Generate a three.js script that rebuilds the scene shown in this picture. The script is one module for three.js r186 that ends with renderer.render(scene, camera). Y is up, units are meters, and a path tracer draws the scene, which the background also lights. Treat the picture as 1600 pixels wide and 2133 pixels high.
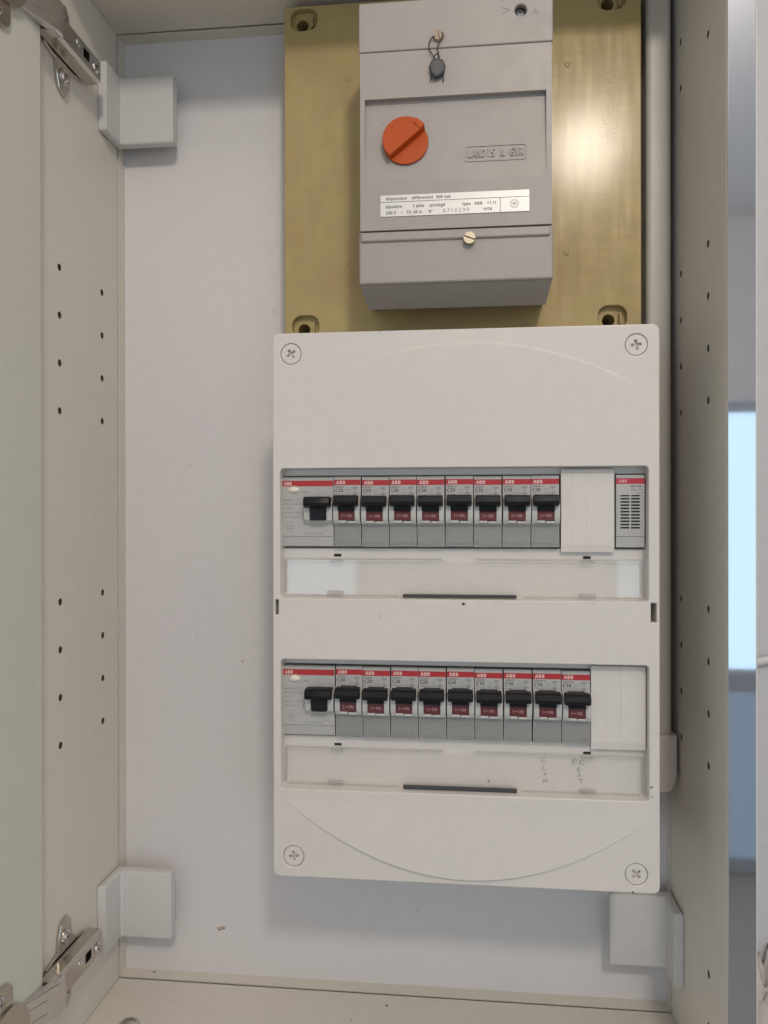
import * as THREE from 'three';
import { RoundedBoxGeometry } from 'three/addons/geometries/RoundedBoxGeometry.js';
import { mergeGeometries, toCreasedNormals } from 'three/addons/utils/BufferGeometryUtils.js';
import { TextGeometry } from 'three/addons/geometries/TextGeometry.js';
import { FontLoader } from 'three/addons/loaders/FontLoader.js';
import { RectAreaLightUniformsLib } from 'three/addons/lights/RectAreaLightUniformsLib.js';
import { Brush, Evaluator, SUBTRACTION } from 'three-bvh-csg';
import { createNoise2D } from 'simplex-noise';

// ------------------------------------------------------------------ camera, light, exposure
const scene = new THREE.Scene();
const camera = new THREE.PerspectiveCamera(66.41, 0.75, 0.01, 30);
camera.position.set(0, 0, 0.598);
camera.rotation.set(-0.0018, 0.1058, -0.0016, 'YXZ');
const renderer = new THREE.WebGLRenderer({ antialias: true });
renderer.toneMapping = THREE.LinearToneMapping;
renderer.toneMappingExposure = 1.0;
renderer.shadowMap.enabled = true;
scene.background = new THREE.Color().setRGB(0.76, 0.75, 0.75);
RectAreaLightUniformsLib.init();

const LAMP = [0.28, 0.86, 1.38];                       // the ceiling lamp above and behind the camera
const lampLight = new THREE.PointLight(new THREE.Color().setRGB(1, 0.87, 0.755), 2.1, 0, 2);
lampLight.position.set(...LAMP); lampLight.castShadow = true; lampLight.shadow.radius = 3.6;
scene.add(lampLight);
// two daylit windows in the opposite wall
const WINDOWS = [{ x: 1.20, y: -0.13, z: 3.13, w: 1.2, h: 1.18 }, { x: -1.31, y: -0.13, z: 3.13, w: 1.72, h: 1.18 }];
for (const W of WINDOWS) {
  const l = new THREE.RectAreaLight(new THREE.Color().setRGB(0.63, 0.84, 1.0), 1.75, W.w - 0.1, W.h - 0.1);
  l.position.set(W.x, W.y, W.z - 0.02); l.lookAt(W.x, W.y, 0); scene.add(l);
}

// ------------------------------------------------------------------ helpers
let seed = 7;
const rnd = () => { seed = (seed * 1664525 + 1013904223) >>> 0; return seed / 4294967296; };
const n2 = createNoise2D(rnd), n2b = createNoise2D(rnd);
const taken = {};
function numbered(n) { const k = taken[n] = (taken[n] ?? -1) + 1; return k ? `${n}_${String(k).padStart(3, '0')}` : n; }
function tag(o, label, category, group, kind) {
  if (label) o.userData.label = label; if (category) o.userData.category = category;
  if (group) o.userData.group = group; if (kind) o.userData.kind = kind; return o;
}
function thing(name, label, category, p = [0, 0, 0], group) {
  const o = new THREE.Group(); o.name = numbered(name); o.position.set(...p); scene.add(o);
  return tag(o, label, category, group);
}
const noIdx = g => { g = g.index ? g.toNonIndexed() : g; for (const k of Object.keys(g.attributes)) if (!['position', 'normal', 'uv'].includes(k)) g.deleteAttribute(k); return g; };
const merge = a => mergeGeometries(a.map(noIdx));
function metric(g) {                                    // uv in metres, by the dominant axis of each face
  const p = g.attributes.position, n = g.attributes.normal, u = g.attributes.uv; if (!u || !n) return g;
  for (let i = 0; i < p.count; i++) { const a = Math.abs(n.getX(i)), b = Math.abs(n.getY(i)), c = Math.abs(n.getZ(i)); c >= a && c >= b ? u.setXY(i, p.getX(i), p.getY(i)) : a >= b ? u.setXY(i, p.getZ(i), p.getY(i)) : u.setXY(i, p.getX(i), p.getZ(i)); }
  return g;
}
// part in world coordinates, hung under its thing (whose origin is subtracted)
function part(name, geo, mat, parent) {
  const g = Array.isArray(geo) ? merge(geo) : geo; if (!mat.userData.print) metric(g);
  const m = new THREE.Mesh(g, mat); m.name = name; m.castShadow = m.receiveShadow = true;
  if (parent) { let o = parent; const off = new THREE.Vector3(); while (o && o !== scene) { off.add(o.position); o = o.parent; } g.translate(-off.x, -off.y, -off.z); parent.add(m); }
  else { m.name = numbered(name); scene.add(m); }
  return m;
}
// part in the local axes of its parent
function lpart(name, geo, mat, parent) {
  const m = new THREE.Mesh(Array.isArray(geo) ? merge(geo) : geo, mat); m.name = name; if (!mat.userData.print) metric(m.geometry); m.castShadow = m.receiveShadow = true; parent.add(m); return m;
}
const B = (x0, x1, y0, y1, z0, z1, r = 0, seg = 2) => {
  const w = x1 - x0, h = y1 - y0, d = z1 - z0;
  const g = r ? new RoundedBoxGeometry(w, h, d, seg, r) : new THREE.BoxGeometry(w, h, d);
  return g.translate((x0 + x1) / 2, (y0 + y1) / 2, (z0 + z1) / 2);
};
function rrect(x0, x1, y0, y1, r, path = new THREE.Shape()) {
  path.moveTo(x0 + r, y0); path.lineTo(x1 - r, y0); path.absarc(x1 - r, y0 + r, r, -Math.PI / 2, 0);
  path.lineTo(x1, y1 - r); path.absarc(x1 - r, y1 - r, r, 0, Math.PI / 2);
  path.lineTo(x0 + r, y1); path.absarc(x0 + r, y1 - r, r, Math.PI / 2, Math.PI);
  path.lineTo(x0, y0 + r); path.absarc(x0 + r, y0 + r, r, Math.PI, Math.PI * 1.5); return path;
}
const circ = (x, y, r, path = new THREE.Path()) => path.absarc(x, y, r, 0, Math.PI * 2);
function ext(shape, z0, z1, bevel = 0, seg = 3, curve = 10) {   // front face at z1, bevel inside the outline
  const g = new THREE.ExtrudeGeometry(shape, { depth: z1 - z0 - 2 * bevel, bevelEnabled: bevel > 0, bevelThickness: bevel, bevelSize: bevel, bevelOffset: -bevel, bevelSegments: seg, curveSegments: curve });
  return g.translate(0, 0, z0 + bevel);
}
const evaluator = new Evaluator(); evaluator.useGroups = false;
function cut(a, b) {                                     // a minus b
  const A = new Brush(noIdx(a)), C = new Brush(noIdx(b)); A.updateMatrixWorld(); C.updateMatrixWorld();
  return noIdx(evaluator.evaluate(A, C, SUBTRACTION).geometry);
}
const poly = pts => { const s = new THREE.Shape(); pts.forEach(([x, y], i) => i ? s.lineTo(x, y) : s.moveTo(x, y)); s.closePath(); return s; };
// side profile (z, y) swept along x
function sweepX(pts, x0, x1, bevel = 0) {
  const g = ext(poly(pts.map(([z, y]) => [z, y])), 0, x1 - x0, bevel, 2);
  g.applyMatrix4(new THREE.Matrix4().makeBasis(new THREE.Vector3(0, 0, 1), new THREE.Vector3(0, 1, 0), new THREE.Vector3(-1, 0, 0)));
  return g.translate(x1, 0, 0);
}
const cylZ = (x, y, z0, z1, r, seg = 32, r2 = r) => new THREE.CylinderGeometry(r2, r, z1 - z0, seg).rotateX(Math.PI / 2).translate(x, y, (z0 + z1) / 2);
const printed = o => { const m = new THREE.MeshPhysicalMaterial(o); m.userData.print = true; return m; };
const L = (r, g, b) => new THREE.Color().setRGB(r, g, b);

// ------------------------------------------------------------------ textures
function data(w, h, fn, srgb = false) {
  const a = new Uint8Array(w * h * 4);
  for (let j = 0; j < h; j++) for (let i = 0; i < w; i++) { const c = fn(i / w, j / h, i, j), k = (j * w + i) * 4; for (let q = 0; q < 3; q++) a[k + q] = Math.max(0, Math.min(255, Array.isArray(c) ? c[q] : c)); a[k + 3] = 255; }
  const t = new THREE.DataTexture(a, w, h); t.magFilter = THREE.LinearFilter; t.minFilter = THREE.LinearFilter; t.wrapS = t.wrapT = THREE.RepeatWrapping;
  if (srgb) t.colorSpace = THREE.SRGBColorSpace; t.needsUpdate = true; return t;
}
function canvas(w, h, draw, srgb = true) {
  const c = document.createElement('canvas'); c.width = w; c.height = h; const x = c.getContext('2d'); draw(x, w, h);
  const t = new THREE.CanvasTexture(c); if (srgb) t.colorSpace = THREE.SRGBColorSpace; return t;
}
const tile = (f, u, v, s) => { // seamless by torus mixing of two lookups
  const a = f(u * s, v * s), b = f((u - 1) * s, v * s), c = f(u * s, (v - 1) * s), d = f((u - 1) * s, (v - 1) * s);
  return (a * (1 - u) + b * u) * (1 - v) + (c * (1 - u) + d * u) * v;
};
// fine moulded / laminate grain, 1 tile = 60 mm
const grainTex = data(256, 256, (u, v) => 128 + 60 * tile(n2, u, v, 70) + 45 * tile(n2b, u, v, 160));
grainTex.repeat.set(1 / 0.06, 1 / 0.06);
// faint handling marks in roughness, 1 tile = 300 mm
const smudgeTex = data(256, 256, (u, v) => { const a = tile(n2, u, v, 6), b = tile(n2b, u, v, 22); return 205 + 28 * a + 18 * b + 10 * (rnd() - 0.5); });
smudgeTex.repeat.set(1 / 0.3, 1 / 0.3);
// slight unevenness of off-white lacquer colour, 1 tile = 500 mm
const mottleTex = data(256, 256, (u, v) => { const a = tile(n2b, u, v, 5), b = tile(n2, u, v, 34), s = rnd() < 0.00015 ? -22 : 0; const k = 247 + 1.6 * a + 2.2 * b + s; return [k, k - 0.4 * Math.max(0, a), k - 1.5 - 1.5 * a]; }, true);
mottleTex.repeat.set(1 / 0.5, 1 / 0.5);

// ------------------------------------------------------------------ materials
const plastic = (c, rough, extra = {}) => new THREE.MeshPhysicalMaterial({ color: c, roughness: rough, bumpMap: grainTex, bumpScale: 0.00006, roughnessMap: smudgeTex, map: mottleTex, ...extra });
const M = {
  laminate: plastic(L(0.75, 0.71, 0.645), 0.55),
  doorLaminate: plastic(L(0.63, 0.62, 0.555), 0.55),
  backboard: plastic(L(0.75, 0.735, 0.76), 0.6),
  board: plastic(L(0.71, 0.672, 0.645), 0.42, { bumpScale: 0.00004 }),
  bracket: plastic(L(0.66, 0.66, 0.665), 0.5),
  trunk: plastic(L(0.60, 0.56, 0.52), 0.5),
  device: plastic(L(0.45, 0.447, 0.44), 0.5),
  deviceLight: plastic(L(0.58, 0.575, 0.565), 0.45),
  black: plastic(L(0.010, 0.011, 0.014), 0.55, { map: null, specularIntensity: 0.45 }),
  shadedChipboard: new THREE.MeshStandardMaterial({ color: L(0.085, 0.062, 0.043), roughness: 0.95, side: THREE.DoubleSide }),  // bare chipboard, its brown darkened to put the shade of the holes into colour
  dark: new THREE.MeshStandardMaterial({ color: L(0.03, 0.03, 0.032), roughness: 0.7 }),
  darkGrey: new THREE.MeshStandardMaterial({ color: L(0.05, 0.05, 0.054), roughness: 0.6 }),
  greyBreaker: plastic(L(0.385, 0.353, 0.338), 0.55),
  orange: plastic(L(0.47, 0.072, 0.008), 0.6, { map: null, specularIntensity: 0.6 }),
  clear: new THREE.MeshPhysicalMaterial({ color: L(1, 1, 0.995), roughness: 0.04, transmission: 1, thickness: 0, ior: 1.5 }),
  frosted: new THREE.MeshPhysicalMaterial({ color: L(0.9, 0.9, 0.9), roughness: 0.42, transmission: 1, thickness: 0, ior: 1.45 }),
  steel: new THREE.MeshPhysicalMaterial({ color: L(0.56, 0.52, 0.47), metalness: 1, roughness: 0.27, roughnessMap: smudgeTex }),
  steelBright: new THREE.MeshPhysicalMaterial({ color: L(0.68, 0.66, 0.66), metalness: 1, roughness: 0.2, roughnessMap: smudgeTex }),
  chrome: new THREE.MeshPhysicalMaterial({ color: L(0.54, 0.56, 0.61), metalness: 1, roughness: 0.045, roughnessMap: smudgeTex }),
  nickelScrew: new THREE.MeshStandardMaterial({ color: L(0.45, 0.40, 0.30), metalness: 0.8, roughness: 0.4 }),
  lead: new THREE.MeshStandardMaterial({ color: L(0.09, 0.092, 0.095), metalness: 0.5, roughness: 0.55, bumpMap: grainTex, bumpScale: 0.0003 }),
  wire: new THREE.MeshStandardMaterial({ color: L(0.06, 0.06, 0.06), metalness: 0.4, roughness: 0.5 }),
  wall: plastic(L(0.58, 0.585, 0.62), 0.85, { bumpScale: 0.0004 }),
  button: plastic(L(0.80, 0.74, 0.64), 0.4, { map: null }),
};
// satin gold plate: brush lines, corrosion specks near the outer edge
const BX = [-0.1315, 0.1203], BY = [0.117, 0.3655];
const spots = []; for (let i = 0; i < 130; i++) { const t = rnd(), r = rnd(); spots.push([0.905 + 0.05 * (rnd() - 0.5) + 0.05 * (r - .4), 0.545 + 0.19 * t * t + 0.03 * rnd(), 0.0009 + 0.0016 * rnd()]); }
const brassTex = data(768, 768, (u, v) => {
  const br = n2(u * 3, v * 240) * 0.5 + n2b(u * 300, v * 2.5) * 0.5, bl = n2b(u * 4, v * 4), bm = n2(u * 13, v * 13);
  let k = 1 + 0.012 * br + 0.02 * bl + 0.015 * bm;
  for (const [x, y, s] of spots) if (Math.abs(u - x) < s && Math.abs(v - y) < s && Math.hypot(u - x, v - y) < s) k *= 0.82;
  return [171 * k, 151 * k + 2 * bl, 102 * k - 3 * bm];
}, true);
brassTex.repeat.set(1 / (BX[1] - BX[0]), 1 / (BY[1] - BY[0])); brassTex.offset.set(-BX[0] / (BX[1] - BX[0]), -BY[0] / (BY[1] - BY[0]));
const brassRough = data(512, 512, (u, v) => { const s = n2(u * 26, v * 3), t = n2b(u * 70, v * 5), w = n2(u * 5, v * 40); return 178 + 26 * s + 14 * t + 12 * w; });
brassRough.repeat.copy(brassTex.repeat); brassRough.offset.copy(brassTex.offset);
const brassBump = data(512, 512, (u, v) => 128 + 60 * n2(u * 18, v * 4) + 30 * n2b(u * 60, v * 6));
brassBump.repeat.copy(brassTex.repeat); brassBump.offset.copy(brassTex.offset);
M.brass = new THREE.MeshPhysicalMaterial({ map: brassTex, metalness: 0.1, roughness: 0.8, roughnessMap: brassRough, bumpMap: brassBump, bumpScale: 0.00003, clearcoat: 0.3, clearcoatRoughness: 0.16 });

// ------------------------------------------------------------------ setting: wall, and what the shiny parts mirror
const struct = (name, geo, mat) => { const m = part(name, geo, mat); m.userData.kind = 'structure'; return m; };
struct('room_wall', [B(-2.2, 2.6, -1.55, 1.25, -0.11, -0.012)], M.wall);
const plaster = new THREE.MeshStandardMaterial({ color: L(0.76, 0.76, 0.76), roughness: 0.9 });
struct('ceiling', [B(-2.2, 2.6, 1.25, 1.35, -0.11, 3.4)], plaster);
struct('floor', [B(-2.2, 2.6, -1.65, -1.55, -0.11, 3.4)], new THREE.MeshStandardMaterial({ color: L(0.40, 0.37, 0.33), roughness: 0.6 }));
{
  const CE = 1.25, s = poly([[-2.2, -1.55], [2.6, -1.55], [2.6, CE], [-2.2, CE]]);
  for (const W of WINDOWS) s.holes.push(rrect(W.x - W.w / 2, W.x + W.w / 2, W.y - W.h / 2, W.y + W.h / 2, 0.001, new THREE.Path()));
  struct('opposite_wall', [ext(s, 3.15, 3.4)], plaster);
  const frameMat = new THREE.MeshStandardMaterial({ color: L(0.42, 0.46, 0.50), roughness: 0.5 });
  const lowMat = new THREE.MeshStandardMaterial({ color: L(0.2, 0.22, 0.24), emissive: L(0.42, 0.58, 0.72), emissiveIntensity: 0.5, roughness: 0.4 });
  const paneMat = new THREE.MeshStandardMaterial({ color: L(0.02, 0.02, 0.02), emissive: L(0.62, 0.86, 1.0), emissiveIntensity: 0.1, roughness: 0.4 });
  WINDOWS.forEach((W, i) => {
    const w = thing('window', i ? 'daylit window on the side of the open cabinet door' : 'daylit window mirrored in the bright cabinet edge', 'window', [W.x, W.y - W.h / 2, W.z]);
    const f = rrect(W.x - W.w / 2, W.x + W.w / 2, W.y - W.h / 2, W.y + W.h / 2, 0.001);
    f.holes.push(rrect(W.x - W.w / 2 + 0.05, W.x + W.w / 2 - 0.05, W.y - W.h / 2 + 0.05, W.y + W.h / 2 - 0.05, 0.001, new THREE.Path()));
    part('window_frame', [ext(f, W.z + 0.01, W.z + 0.06)], frameMat, w);
    if (!i) { part('lower_frame', [B(W.x - W.w / 2, W.x + W.w / 2, -0.775, -0.7205, W.z + 0.01, W.z + 0.06), B(W.x - W.w / 2, W.x + W.w / 2, -1.54, -1.48, W.z + 0.01, W.z + 0.06)], frameMat, w); part('lower_pane', [B(W.x - W.w / 2, W.x + W.w / 2, -1.48, -0.775, W.z + 0.01, W.z + 0.018)], lowMat, w); }
    part('window_pane', [B(W.x - W.w / 2 + 0.05, W.x + W.w / 2 - 0.05, W.y - W.h / 2 + 0.05, W.y + W.h / 2 - 0.05, W.z + 0.03, W.z + 0.036)], paneMat, w);
  });
  const l = thing('ceiling_lamp', 'round warm white globe lamp hanging from the ceiling', 'lamp', [LAMP[0], 1.25, LAMP[2]]);
  part('lamp_base', [new THREE.CylinderGeometry(0.05, 0.06, 0.03, 32).translate(LAMP[0], 1.234, LAMP[2]), new THREE.CylinderGeometry(0.006, 0.006, 0.30, 12).translate(LAMP[0], 1.08, LAMP[2])], M.bracket, l);
  part('lamp_globe', [new THREE.SphereGeometry(0.075, 32, 20).translate(...LAMP)], new THREE.MeshStandardMaterial({ color: L(0.8, 0.78, 0.72), emissive: L(1, 0.86, 0.70), emissiveIntensity: 3, roughness: 0.5 }), l);
}

// ------------------------------------------------------------------ cabinet
const XL = -0.2709, XR = 0.147, YT = 0.371, YB = -0.3643, ZF = 0.1347, ZS = 0.0133, TH = 0.0165, DOOR = 0.12;
const cab = thing('wall_cabinet', 'open off-white laminate wall cabinet with rows of shelf pin holes', 'cabinet', [-0.062, YB - TH, 0]);
{
  const hole = (s, idx, z) => { for (const i of idx) s.holes.push(circ(z, 0.1631 - 0.032 * i, 0.0025)); };
  const rows = [0, 1, 2, 3, 7, 8, 9, 10];
  const toX = (g, x0) => g.applyMatrix4(new THREE.Matrix4().makeBasis(new THREE.Vector3(0, 0, 1), new THREE.Vector3(0, 1, 0), new THREE.Vector3(-1, 0, 0))).translate(x0, 0, 0);
  const side = (extraF, extraR) => { const s = poly([[ZS, YB - TH], [ZF, YB - TH], [ZF, YT + TH], [ZS, YT + TH]]); hole(s, rows.concat(extraF), 0.1002); hole(s, rows.concat(extraR), 0.0389); return s; };
  const sp = ext(side([], []), 0, TH - 0.002, 0, 1, 8);
  part('side_panel', [toX(sp, XL), B(XL - TH, XL - TH + 0.0018, YB - TH, YT + TH, ZS, ZF)], M.laminate, cab);
  const sq = ext(side([-4, 14, 15], [-4, -5]), 0, TH - 0.002, 0, 1, 8);
  part('side_panel', [toX(sq, XR + TH - 0.002), B(XR + TH - 0.0018, XR + TH, YB - TH, YT + TH, ZS, ZF)], M.laminate, cab);
  const bore = (idx, z, x, dir) => { for (const i of idx) part('shelf_hole', [new THREE.CylinderGeometry(0.00248, 0.00248, 0.0125, 16, 1, true).rotateZ(Math.PI / 2).translate(x + dir * 0.0064, 0.1631 - 0.032 * i, z), new THREE.CircleGeometry(0.00248, 16).rotateY(-dir * Math.PI / 2).translate(x + dir * 0.0126, 0.1631 - 0.032 * i, z)], M.shadedChipboard, cab); };
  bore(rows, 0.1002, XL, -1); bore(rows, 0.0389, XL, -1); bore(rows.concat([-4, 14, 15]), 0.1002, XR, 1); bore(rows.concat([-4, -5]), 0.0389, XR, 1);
  part('top_panel', [B(XL + 0.0002, XR - 0.0002, YT, YT + TH, ZS, ZF, 0.0004, 1)], M.laminate, cab);
  part('bottom_panel', [B(XL + 0.0002, XR - 0.0002, YB - TH, YB, ZS, ZF, 0.0004, 1)], M.laminate, cab);
  part('edge_band', [B(XR + 0.0002, XR + TH - 0.0008, YB - TH, YT + TH, ZF, ZF + 0.0012, 0.0004, 2)], M.chrome, cab);
  // rim behind the seam, carrying the back panel
  const e = 0.0004;
  const R0 = ZS - 0.0022, D = 0.0012, G = 0.0045;   // a thin lip, and behind it an open groove G above the back
  part('back_rim', [B(XL + e - D, XL + e, YB, YT, -0.004, R0), B(XR - e, XR - e + D, YB, YT, -0.004, R0), B(XL - TH, XR + TH, YT - e, YT - e + D, -0.004, R0 + 0.0001), B(XL - TH, XR + TH, YB + e - D, YB + e, -0.004, R0 + 0.0001),
    B(XL - TH, XL + e - D, YB, YT, -0.004, G), B(XR - e + D, XR + TH, YB, YT, -0.004, G), B(XL - TH, XR + TH, YT - e + D, YT + TH, -0.004, G), B(XL - TH, XR + TH, YB - TH, YB + e - D, -0.004, G),
    B(XL - TH, XL - TH + 0.0015, YB, YT, G, ZS - 0.0001), B(XR + TH - 0.0015, XR + TH, YB, YT, G, ZS - 0.0001), B(XL - TH, XR + TH, YT + TH - 0.0015, YT + TH, G, ZS - 0.0001), B(XL - TH, XR + TH, YB - TH, YB - TH + 0.0015, G, ZS - 0.0001)], M.laminate, cab);
  part('back_panel', [B(XL - 0.003, XR + 0.003, YB - 0.003, YT + 0.003, -0.0036, 0)], M.backboard, cab);
  // door swung open past a right angle
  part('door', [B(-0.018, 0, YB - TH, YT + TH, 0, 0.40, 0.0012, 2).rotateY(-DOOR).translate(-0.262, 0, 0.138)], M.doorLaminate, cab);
  part('shelf_button', [new THREE.SphereGeometry(0.0075, 20, 10, 0, Math.PI * 2, 0, Math.PI / 2).scale(1, 0.55, 1).translate(-0.2385, YB, 0.067)], M.steel, cab);
}
// hinges: one builder, two places; local axes: x away from the side panel, y up, z to the front
function hinge(y0) {
  const g = new THREE.Group(); g.name = 'hinge'; g.position.set(XL - cab.position.x, y0 - cab.position.y, 0); cab.add(g);
  const onDoor = q => q.rotateY(-DOOR).translate(-0.262 - XL, 0, 0.138);
  const dome = (x, y, z, r) => new THREE.SphereGeometry(r, 20, 10, 0, Math.PI * 2, 0, Math.PI / 2).scale(1, 0.5, 1).rotateZ(-Math.PI / 2).translate(x, y, z);
  const screwHead = r => new THREE.LatheGeometry([[0, 0], [r, 0], [r * 0.94, r * 0.2], [r * 0.72, r * 0.4], [r * 0.4, r * 0.5], [0, r * 0.53]].map(([a, b]) => new THREE.Vector2(a, b)), 24).rotateZ(-Math.PI / 2);
  const cross = (x, y, z, r) => { const q = []; const a = r * 0.55, b = r * 0.15; [[a, -b], [a, b], [b, b], [b, a], [-b, a], [-b, b], [-a, b], [-a, -b], [-b, -b], [-b, -a], [b, -a], [b, -b]].forEach(p => q.push(p)); return sweepX(q, r * 0.12, r * 0.8); };
  const half = [[0.070, -0.007], [0.084, -0.010], [0.090, -0.016], [0.091, -0.026], [0.096, -0.031], [0.104, -0.028], [0.107, -0.020], [0.108, -0.012], [0.122, -0.008]];
  lpart('mounting_plate', [sweepX([...half, ...half.map(([z, y]) => [z, -y]).reverse()], 0, 0.0026, 0.0007)], M.steel, g);
  for (const k of [-1, 1]) {
    lpart('screw_collar', [new THREE.TorusGeometry(0.0046, 0.0011, 8, 24).rotateY(Math.PI / 2).translate(0.0026, k * 0.0185, 0.0985)], M.steel, g);
    lpart('plate_screw', cut(screwHead(0.0042), cross(0, 0, 0, 0.0042)).translate(0.0026, k * 0.0185, 0.0985), M.steelBright, g);
    
  }
  lpart('hinge_arm', [cut(ext(poly([[0.0035, -0.0085], [0.0120, -0.0085], [0.0142, -0.0068], [0.0142, 0.0068], [0.0120, 0.0085], [0.0035, 0.0085]]), 0.069, 0.134, 0.0008, 2), B(0.0060, 0.0160, -0.0028, 0.0038, 0.0860, 0.0945)), B(0.001, 0.0045, -0.0060, 0.0060, 0.074, 0.126, 0.0008)], M.steel, g);
  lpart('depth_screw', cut(screwHead(0.0040), cross(0, 0, 0, 0.0040)).translate(0.0140, -0.001, 0.0775), M.steelBright, g);
  lpart('adjusting_screw', [dome(0.0140, 0.002, 0.1015, 0.0026)], M.steelBright, g);
  const bend = q => q.rotateY(-0.40).translate(0.0150, 0, 0.1335);
  lpart('hinge_link', [B(0.0105, 0.0185, -0.0108, 0.0108, 0.1275, 0.1375, 0.0014), bend(B(-0.002, 0.0045, -0.0104, 0.0104, 0, 0.046, 0.0012)), bend(B(0.0040, 0.0050, -0.0046, -0.0036, 0.010, 0.030, 0.0003)), bend(B(0.0040, 0.0050, 0.0036, 0.0046, 0.010, 0.030, 0.0003))], M.steelBright, g);
  const fl = []; for (const [cz, cy, a0] of [[0.048, -0.025, -90], [0.048, 0.025, 0], [0.036, 0.025, 90], [0.036, -0.025, 180]]) for (let a = 0; a <= 90; a += 18) { const t = (a0 + a) * Math.PI / 180; fl.push([cz + 0.006 * Math.cos(t), cy + 0.006 * Math.sin(t)]); }
  lpart('cup_flange', [onDoor(sweepX(fl, 0, 0.0024, 0.0006)), onDoor(new THREE.CylinderGeometry(0.0165, 0.0165, 0.004, 40).rotateZ(Math.PI / 2).translate(0.002, 0, 0.034))], M.steel, g);
  for (const k of [-1, 1]) { lpart('flange_screw', onDoor(cut(screwHead(0.0042), cross(0, 0, 0, 0.0042)).translate(0.0024, k * 0.0235, 0.042)), M.steelBright, g); }
}
hinge(0.3095); hinge(-0.3035);

// ------------------------------------------------------------------ white corner brackets
function bracket(label, x, dir, y0, y1, reach, w, fz) {
  const t = thing('corner_bracket', label, 'bracket', [x, y0, 0], 'white corner brackets inside the cabinet');
  const s = poly([[0.0004, fz - 0.0085], [w, fz - 0.0085], [w, fz], [0.0080, fz], [0.0068, fz + 0.0012], [0.0068, reach], [0.0004, reach]].map(([a, b]) => [a * dir, b]));
  const g = toCreasedNormals(noIdx(ext(s, 0, y1 - y0, 0.0014, 3)), 0.7);
  g.applyMatrix4(new THREE.Matrix4().makeBasis(new THREE.Vector3(1, 0, 0), new THREE.Vector3(0, 0, 1), new THREE.Vector3(0, -1, 0))).translate(0, y1 - y0, 0);
  lpart('angle_body', g, M.bracket, t);
}
bracket('white plastic corner bracket below the top hinge, on the bare back panel', XL, 1, 0.2815, 0.3330, 0.0448, 0.0482, 0.021);
bracket('white plastic corner bracket above the bottom hinge, on the bare back panel', XL, 1, -0.3265, -0.2760, 0.0490, 0.0465, 0.0235);
bracket('white plastic corner bracket half hidden under the distribution board', XR, -1, -0.3275, -0.2760, 0.0455, 0.0450, 0.0215);

// ------------------------------------------------------------------ cable trunking and cable
{
  const t = thing('cable_trunking', 'off-white vertical cable trunking beside the gold plate', 'trunking', [0.1345, -0.1965, 0.0]);
  part('duct', [B(0.1256, 0.1428, -0.160, YT - 0.001, 0.0003, 0.032, 0.004, 4)], M.trunk, t);
  const s = poly([[0.110, -0.157], [0.1452, -0.157], [0.1452, -0.186], [0.1430, -0.1935], [0.1395, -0.197], [0.110, -0.197]]);
  part('coupling', [ext(s, 0.0004, 0.036, 0.0012, 3)], M.trunk, t);
  const c = new THREE.CatmullRomCurve3([[0.150, -0.1185, -0.0085], [0.1915, -0.1165, -0.0085], [0.2035, -0.1150, -0.0085], [0.222, -0.1110, -0.0085], [0.25, -0.108, -0.0085]].map(p => new THREE.Vector3(...p)));
  tag(part('white_cable', [new THREE.TubeGeometry(c, 40, 0.0032, 12)], M.bracket), 'white round cable running along the room wall', 'cable');
  // loose plaster beside the cabinet's lower edge
  const g = new THREE.SphereGeometry(0.03, 48, 32), a = g.attributes.position;
  for (let i = 0; i < a.count; i++) { const v = new THREE.Vector3().fromBufferAttribute(a, i), k = 1 + 0.25 * n2(v.x * 70 + 3, v.y * 70 + v.z * 30) + 0.14 * n2b(v.x * 160, v.y * 160 + 9); a.setXYZ(i, v.x * k * 0.9, v.y * k * 1.9, v.z * k * 0.22); }
  g.computeVertexNormals(); g.translate(0.218, -0.392, -0.006);
  tag(part('plaster_lump', [g], plastic(L(0.56, 0.53, 0.50), 0.9, { bumpScale: 0.0006 })), 'rough grey plaster patch low on the wall outside the cabinet', 'plaster');
}

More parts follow.
